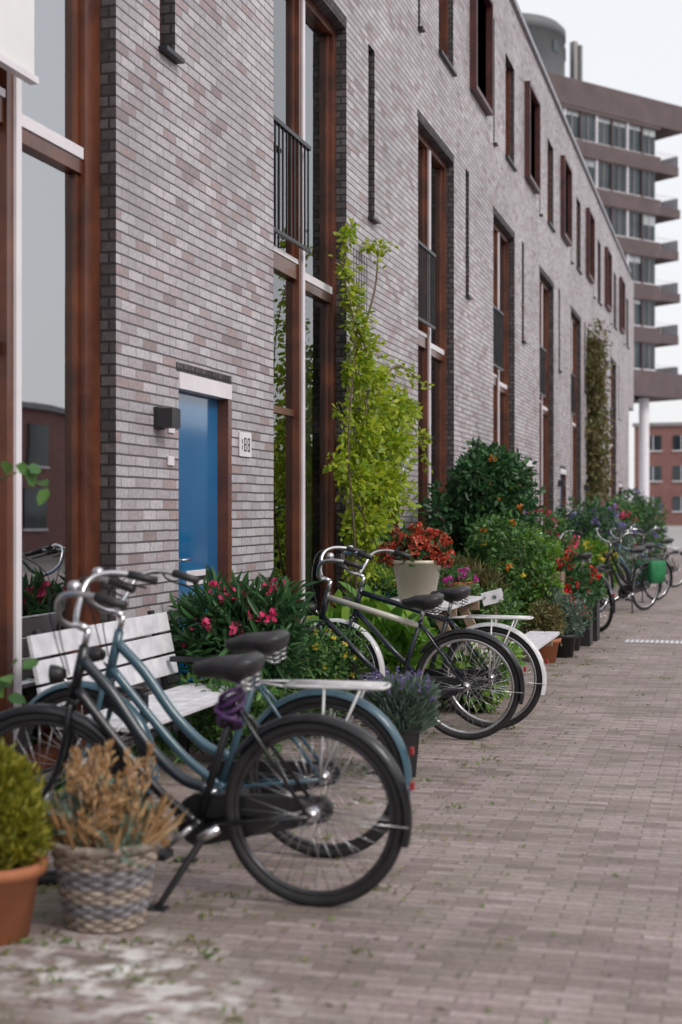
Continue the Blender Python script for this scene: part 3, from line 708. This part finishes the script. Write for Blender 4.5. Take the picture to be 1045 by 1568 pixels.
# shaggy dwarf cypress
cl=[((0,0,.36),.15),((.02,.02,.46),.13),((-.04,0,.44),.12),((0,-.03,.55),.10),((.09,-.03,.40),.10),((-.09,-.03,.38),.10),((0,0,.62),.05),((.06,.02,.57),.05),((-.07,.01,.57),.05),((.10,0,.49),.05),((.13,-.02,.34),.06)]
plant('potted_cypress',(-2.50,4.5,GZ),cl,10000,.034,.32,L_yel,dict(r=.16,h=.27,mat=M['terra'],rim=.018),up=1.1,base_z=.25,shell=.55)
cl=[((random.uniform(-.3,.12),random.uniform(-.3,.0),random.uniform(.3,1.7)),.09) for i in range(10)]
plant('potted_fig_plant',(-3.25,5.3,GZ),cl,50,.13,.7,L_mid,dict(r=.15,h=.26,mat=M['black']),base_z=.24,sr=.006)
fg=bpy.data.objects['potted_fig_plant']
for (c0,nn) in (((.40,.0,1.66),9),((.36,-.02,.80),11)):
    P=np.array(c0)+rng.normal(size=(nn,3))*.045; D=rng.normal(size=(nn,3))+np.array([.4,-.2,-.1]); leaves('branch_leaves',fg,P,D,rng.normal(size=(nn,3))*.4+np.array([.3,-.6,.8]),.085,.7,L_mid)
    m_=MB(); m_.tube(catmull([(0,0,c0[2]-.45),(.15,0,c0[2]-.12),c0],5),.005,M['stem'],seg=5); m_.build('branch',fg)
cl=autoclumps(.36,.45,.92,16,.14)
plant('potted_oleander',(-3.02,8.5,GZ),cl,2300,.14,.2,L_dark,dict(r=.19,h=.34,mat=M['terra']),fl=[(F_pink,24,.03,12,.042,.7)],base_z=.3,up=.5)
cl=autoclumps(.38,.15,.66,20,.13)
plant('yellow_daisy_shrub',(-2.75,9.1,GZ),cl,5200,.04,.45,L_mid,fl=[(F_yel,26,.012,8,.02,.3)])
cl=autoclumps(.45,.15,.66,20,.14)
plant('broadleaf_hosta',(-2.55,10.25,GZ),cl,1200,.17,.55,L_light,fl=[(F_or,9,.02,9,.045,.3)],up=.5)
cl=autoclumps(.35,.12,.55,14,.12)
plant('green_shrub',(-3.0,9.9,GZ),cl,2500,.06,.5,L_mid)
cl=autoclumps(.3,.1,.5,12,.12)
plant('green_shrub',(-2.9,8.0,GZ),cl,1800,.06,.45,L_mid)
cl=autoclumps(.30,.12,.50,13,.12)
plant('pale_hydrangea',(-1.84,10.6,GZ),cl,1300,.08,.6,L_light,dict(r=.14,h=.2,mat=M['black']),fl=[(F_pale,14,.065,50,.04,.25)])
# lavender
e=empty('potted_lavender',(-1.83,7.9,GZ),(0,0,.25)); pot(e,.135,.29,M['black'],taper=.78,rim=.004,square=True)
n=5600; a=rng.random(n)*2*PI; r=np.sqrt(rng.random(n))*.14; P=np.stack([r*np.cos(a),r*np.sin(a),.25+rng.random(n)*.20],1)
D=np.stack([np.cos(a)*r*7,np.sin(a)*r*7,np.ones(n)],1)+rng.normal(size=(n,3))*.3
leaves('grey_leaves',e,P,D,rng.normal(size=(n,3)),.06+.09*rng.random(n),.12,L_grey,fold=.02)
mb=MB(); tips=[]
for i in range(90):
    a=random.random()*2*PI; r=math.sqrt(random.random()); b=Vector((.09*r*math.cos(a),.09*r*math.sin(a),.27)); tp=Vector((.23*r*math.cos(a),.23*r*math.sin(a),.51+.12*random.random()-.06*r)); tp+=Vector((random.gauss(0,.015),random.gauss(0,.015),0))
    mb.tube([b,(b+tp)/2+Vector((0,0,.02)),tp],.0016,M['stem'],seg=4); tips.append((b,tp))
mb.build('stalks',e)
P=[];D=[]
for b,tp in tips:
    ax=(tp-b).normalized()
    for q in range(14): P.append(tuple(tp-ax*random.random()*.045)); D.append(tuple(ax*.6+Vector((random.gauss(0,.6),random.gauss(0,.6),random.gauss(0,.3)))))
leaves('flower_spikes',e,np.array(P),np.array(D),rng.normal(size=(len(P),3)),.013,.6,F_lav)
# cream pot with rust-red hydrangea on the table
cl=[((.0,0,.47),.15),((.14,-.02,.45),.12),((-.16,0,.45),.12),((0,-.13,.43),.12),((.12,.1,.43),.12),((-.12,.1,.43),.12),((.2,-.05,.40),.07),((-.21,-.05,.40),.07)]
e=empty('cream_pot_hydrangea',(-2.45,11.2,GZ+.752)); pot(e,.205,.36,M['cream'],taper=.66,rim=.012,rimh=.03)
P,D,Nn,_,_=scatter(cl,500); leaves('foliage',e,P,D,Nn,.07,.6,L_dark); stems(e,cl,(0,0,.33))
flower_heads('flowers',e,pick(cl,84,dirbias=(.2,-.5,.25),push=.97),.042,44,.032,F_rust)
cl=autoclumps(.16,.1,.22,7,.08); plant('pink_petunia',(-2.30,12.2,GZ+.752),cl,600,.04,.5,L_mid,dict(r=.1,h=.14,mat=M['terra']),fl=[(F_mag,14,.022,12,.035,.05)],base_z=.1)
cl=autoclumps(.2,.1,.35,9,.1); plant('pink_petunia',(-2.72,12.1,GZ+.752),cl,700,.05,.4,L_light,dict(r=.1,h=.14,mat=M['terra']),fl=[(F_red,8,.02,12,.035,.1)],base_z=.1)
# climbing vine
VS=-.75
vc=[(13.25,3.98,.08),(13.45,4.12,.05),(14.5,4.15,.05),(14.15,4.1,.05),(13.3,3.7,.09),(13.45,3.5,.11),(13.5,3.25,.14),(13.68,3.0,.17),(13.5,2.78,.18),(14.1,2.75,.16),(14.5,2.9,.08),(15.1,2.98,.06),(14.6,2.5,.24),(13.9,2.45,.23),(15.3,2.55,.16),(15.9,2.6,.09),(16.5,2.35,.08),(16.1,2.95,.05),(13.5,2.15,.23),(14.3,2.1,.28),(15.0,2.2,.18),(13.3,1.8,.20),(13.9,1.75,.27),(14.5,1.65,.26),(13.6,1.35,.26),(14.1,1.2,.22),(13.6,.95,.22),(13.1,2.4,.08),(12.9,1.95,.09),(14.3,.9,.2)]
e=empty('climbing_vine'); cl=[((-3.46+r*.55+.02,y+VS,z),r) for (y,z,r) in vc]
P,D,Nn,d,R=scatter(cl,6400,up=-.3,shell=.25); P[:,0]=np.maximum(P[:,0],-3.47+.02*rng.random(len(P))); D[:,0]+=.4; Nn=d*.3+np.array([.7,-.2,.6])+rng.normal(size=P.shape)*.45
leaves('foliage',e,P,D,Nn,.04+.05*rng.random(len(P)),.6,L_vine)
mb=MB()
for path in ([(13.7,0),(13.6,1),(13.5,2),(13.7,2.9),(13.4,3.4),(13.25,4.0),(13.6,4.15)],[(13.7,0),(14.0,1.2),(14.3,2.1),(14.9,2.6),(15.6,2.65),(16.5,2.35),(17.0,2.0)],[(13.6,2.9),(13.9,3.6),(14.1,4.0),(14.6,4.15)],[(14.1,2.4),(14.6,2.9),(15.3,3.0),(16.3,2.9)],[(13.7,0),(13.2,1.2),(13.0,2.1),(13.15,3.1),(13.2,3.8)]):
    c=catmull([(-3.44+.03*random.random()+(.12 if 0<i<4 else 0),y+VS,z) for i,(y,z) in enumerate(path)],5); mb.tube(c,[.014*(1-.8*i/len(c)) for i in range(len(c))],M['bark'],seg=5)
    Q=np.array([tuple(p) for p in c[8:]]); Q=np.repeat(Q,5,axis=0)+rng.normal(size=(len(Q)*5,3))*.025; leaves('tendril_leaves',e,Q,rng.normal(size=Q.shape)+np.array([.6,0,-.2]),rng.normal(size=Q.shape)+np.array([.7,0,.6]),.055,.6,L_vine)
mb.build('stems',e); mb=MB()
for i in range(6): mb.tube([(-3.47,12.95+i*.1+.1,.3),(-3.47,12.95+i*.1+.1,4.0)],.003,M['metal'],seg=4)
for i in range(12): mb.tube([(-3.466,13.03,.4+i*.32),(-3.466,13.57,.4+i*.32)],.003,M['metal'],seg=4)
mb.build('trellis',e)
# large shrub
cl=[]
for i in range(60):
    z=.3+1.75*random.random(); w=.80 if z<1.4 else .80*(1-(z-1.4)/1.1); a=random.random()*2*PI; q=math.sqrt(random.random())*w
    cl.append(((q*math.cos(a)*.8,q*math.sin(a)*1.2,z),.12+.12*random.random()))
cl+= [((.0,-.3,2.15),.13),((.25,.3,2.05),.12),((.45,.2,1.7),.15),((.5,-.3,1.5),.15)]
plant('large_flowering_shrub',(-2.72,15.9,GZ),cl,11500,.085,.5,L_dark,stemmat=M['bark'],sr=.012,fl=[(F_or,12,.03,10,.04,.6),(F_yel,8,.02,8,.03,.4)])
cl=autoclumps(.45,.3,1.35,22,.15)
plant('rose_shrub',(-2.35,14.6,GZ),cl,4200,.06,.5,L_mid,stemmat=M['bark'],fl=[(F_or,10,.025,12,.035,.5),(F_yel,5,.02,12,.03,.5)])
cl=autoclumps(.4,.2,.95,18,.14)
plant('ornamental_grass',(-2.5,13.4,GZ),cl,3500,.13,.09,L_brown,up=1.5)
cl=autoclumps(.35,.15,.75,14,.13); plant('green_shrub',(-2.25,13.2,GZ),cl,2300,.05,.5,L_mid,fl=[(F_mag,5,.02,8,.03,.2)])
cl=autoclumps(.35,.15,.85,14,.15); plant('green_shrub',(-2.95,12.9,GZ),cl,2300,.07,.5,L_dark)
cl=autoclumps(.2,.28,.52,10,.09); plant('terracotta_pot_plant',(-1.80,14.2,GZ),cl,1300,.045,.45,L_brown,dict(r=.14,h=.24,mat=M['terra'],rim=.015),base_z=.2)
cl=autoclumps(.2,.3,.62,10,.1); plant('black_pot_plant',(-1.68,14.75,GZ),cl,1400,.05,.4,L_grey,dict(r=.13,h=.24,mat=M['black']),base_z=.2)
cl=autoclumps(.3,.35,.92,16,.13); plant('red_geranium',(-1.72,15.5,GZ),cl,1700,.06,.6,L_dark,dict(r=.17,h=.3,mat=M['black']),fl=[(F_red,44,.037,14,.042,.35)],base_z=.28)
cl=autoclumps(.3,.4,.95,14,.13); plant('green_shrub',(-2.05,14.9,GZ),cl,2000,.06,.5,L_light)
e=empty('timber_planter',(-1.98,15.2,GZ)); mb=MB()
for z in(.55,.655,.76): mb.box((-.25,-.2,z),(.25,-.175,z+.1),M['crate']); mb.box((-.25,.175,z),(.25,.2,z+.1),M['crate']); mb.box((-.25,-.172,z),(-.225,.172,z+.1),M['crate']); mb.box((.225,-.172,z),(.25,.172,z+.1),M['crate'])
for sx in(-.27,.23):
    for sy in(-.22,.18): mb.box((sx-.001,sy-.001,.0),(sx+.045,sy+.045,.54),M['crate'])
mb.box((-.22,-.17,.56),(.22,.17,.8),M['soil']); mb.build('box',e,.003)
P,D,Nn,_,_=scatter(autoclumps(.22,.9,1.15,10,.1),1500); leaves('foliage',e,P,D,Nn,.06,.4,L_light)
for (x,y) in((-1.62,16.15),(-1.60,16.8)):
    e=empty('black_planter_box',(x,y,GZ)); mb=MB(); mb.box((-.09,-.16,.0),(.09,.16,.459),M['black']); mb.box((-.105,-.175,.46),(.105,.175,.502),M['black']); mb.box((-.085,-.155,.503),(.085,.155,.51),M['soil']); mb.build('box',e,.006)
    P,D,Nn,_,_=scatter(autoclumps(.13,.54,.7,7,.08),600); leaves('foliage',e,P,D,Nn,.05,.45,L_mid); flower_heads('flowers',e,pick(autoclumps(.13,.56,.7,7,.08),6),.03,12,.035,F_red)
e=empty('wooden_plant_sign',(-1.95,12.95,GZ),(0,math.radians(-14),.4)); mb=MB(); mb.box((-.10,-.008,.68),(.10,.008,.80),M['gwood']); mb.box((-.012,.009,.0),(.012,.025,.78),M['crate']); mb.build('board_and_stake',e,.002)
for (nm,x,y,r,h,mat,fl) in (('far_rose_shrub',-2.6,20.2,.5,1.35,L_mid,F_pink),('far_lavender_shrub',-2.5,24.2,.6,1.5,L_dark,F_lav),('far_rose_shrub',-2.4,27.2,.6,1.5,L_grey,F_lav),('far_green_shrub',-2.4,30.5,.6,1.7,L_mid,F_pink),('far_green_shrub',-2.3,34,.7,1.8,L_dark,F_lav),('far_green_shrub',-2.2,39,.7,1.8,L_mid,F_lav),('far_green_shrub',-2.6,44,.7,1.5,L_dark,F_pink),('far_rose_shrub',-2.5,18.4,.4,1.0,L_light,F_pink),('far_yellow_shrub',-2.2,22.9,.4,.9,L_light,F_yel)):
    cl=autoclumps(r,.25,h,20,.2); plant(nm,(x,y,GZ),cl,2600,.09,.5,mat,stemmat=M['bark'],fl=[(fl,16,.05,12,.06,.6)],sr=.012)
e=empty('climbing_ivy'); cl=[((-3.35+.1*random.random(),36.0+random.uniform(-.5,.6),1+i*.18),.28+.1*random.random()) for i in range(28)]
P,D,Nn,d,R=scatter(cl,4200,up=-.4,shell=.3); P[:,0]=np.maximum(P[:,0],-3.46); leaves('foliage',e,P,D,Nn,.12,.6,L_brown); mb=MB(); mb.tube([(-3.4,36,0),(-3.42,36.2,3),(-3.4,36,5.8)],.03,M['bark'],seg=6); mb.build('stem',e)
# fallen leaves and weeds
e=empty('leaf_litter',(0,0,.008)); n=2400
y=3+rng.random(n)**1.2*20; x=-2.8+np.abs(rng.normal(size=n))*1.15
P=np.stack([x,y,.002+.008*rng.random(n)],1); D=rng.normal(size=(n,3)); D[:,2]*=.15; Nn=np.array([0,0,1.])+rng.normal(size=(n,3))*.3
leaves('fallen_leaves',e,P,D,Nn,.012+.024*rng.random(n),.55,L_litter)
e=empty('pavement_weeds',(0,0,.006)); P=[]
for i in range(230):
    cx=-2.8+abs(random.gauss(0,.85)); cy=3.6+random.random()**1.2*16
    if cx>-1.2 and random.random()<.6: continue
    for q in range(12): P.append((cx+random.gauss(0,.035),cy+random.gauss(0,.02),0))
P=np.array(P); D=rng.normal(size=P.shape)*.8; D[:,2]=.4+.4*rng.random(len(P)); leaves('weed_tufts',e,P,D,rng.normal(size=P.shape)+np.array([0,0,1]),.012+.024*rng.random(len(P)),.4,L_litter)
e=empty('wall_base_weeds',(0,0,.006)); n=5000; y=4+rng.random(n)*30; P=np.stack([-3.48+np.abs(rng.normal(size=n))*.12,y,np.zeros(n)],1); D=rng.normal(size=P.shape)*.5; D[:,2]=1; leaves('grass',e,P,D,rng.normal(size=P.shape),.06+.12*rng.random(n),.12,L_mid)

# ---------------------------------------------------------------- sky & sun
w=bpy.data.worlds.new('World'); scene.world=w; w.use_nodes=True; nt=w.node_tree; nt.nodes.clear()
out=nt.nodes.new('ShaderNodeOutputWorld'); bg=nt.nodes.new('ShaderNodeBackground'); sky=nt.nodes.new('ShaderNodeTexSky'); sky.sky_type='NISHITA'; sky.sun_disc=False
sv=Vector((.80,-.38,.72)).normalized()
sky.sun_elevation=math.asin(sv.z); sky.sun_rotation=math.atan2(sv.x,sv.y); sky.dust_density=4; sky.air_density=1.2
mx=nt.nodes.new('ShaderNodeMix'); mx.data_type='RGBA'; mx.inputs[0].default_value=.8; mx.inputs[7].default_value=(8.2,8.2,8.4,1)
nt.links.new(sky.outputs[0],mx.inputs[6]); nt.links.new(mx.outputs[2],bg.inputs['Color']); bg.inputs['Strength'].default_value=.13; nt.links.new(bg.outputs[0],out.inputs['Surface'])
sl=bpy.data.lights.new('sun','SUN'); sl.energy=1.5; sl.angle=math.radians(14); sl.color=(1,.95,.90); so=bpy.data.objects.new('sun',sl); COL.objects.link(so); so.rotation_euler=sv.to_track_quat('Z','Y').to_euler(); so.location=(10,-10,20)

# ---------------------------------------------------------------- camera
cd=bpy.data.cameras.new('camera'); cam=bpy.data.objects.new('camera',cd); COL.objects.link(cam); scene.camera=cam
cam.location=(0,0,1.5); cam.rotation_euler=(math.radians(90),0,math.radians(15.4))
cd.sensor_fit='VERTICAL'; cd.sensor_height=36; cd.sensor_width=24; cd.lens=50; cd.clip_end=2000; cd.clip_start=.05
cd.dof.use_dof=True; cd.dof.focus_distance=10.8; cd.dof.aperture_fstop=1.8
scene.view_settings.view_transform='Standard'; scene.view_settings.look='None'; scene.view_settings.exposure=0
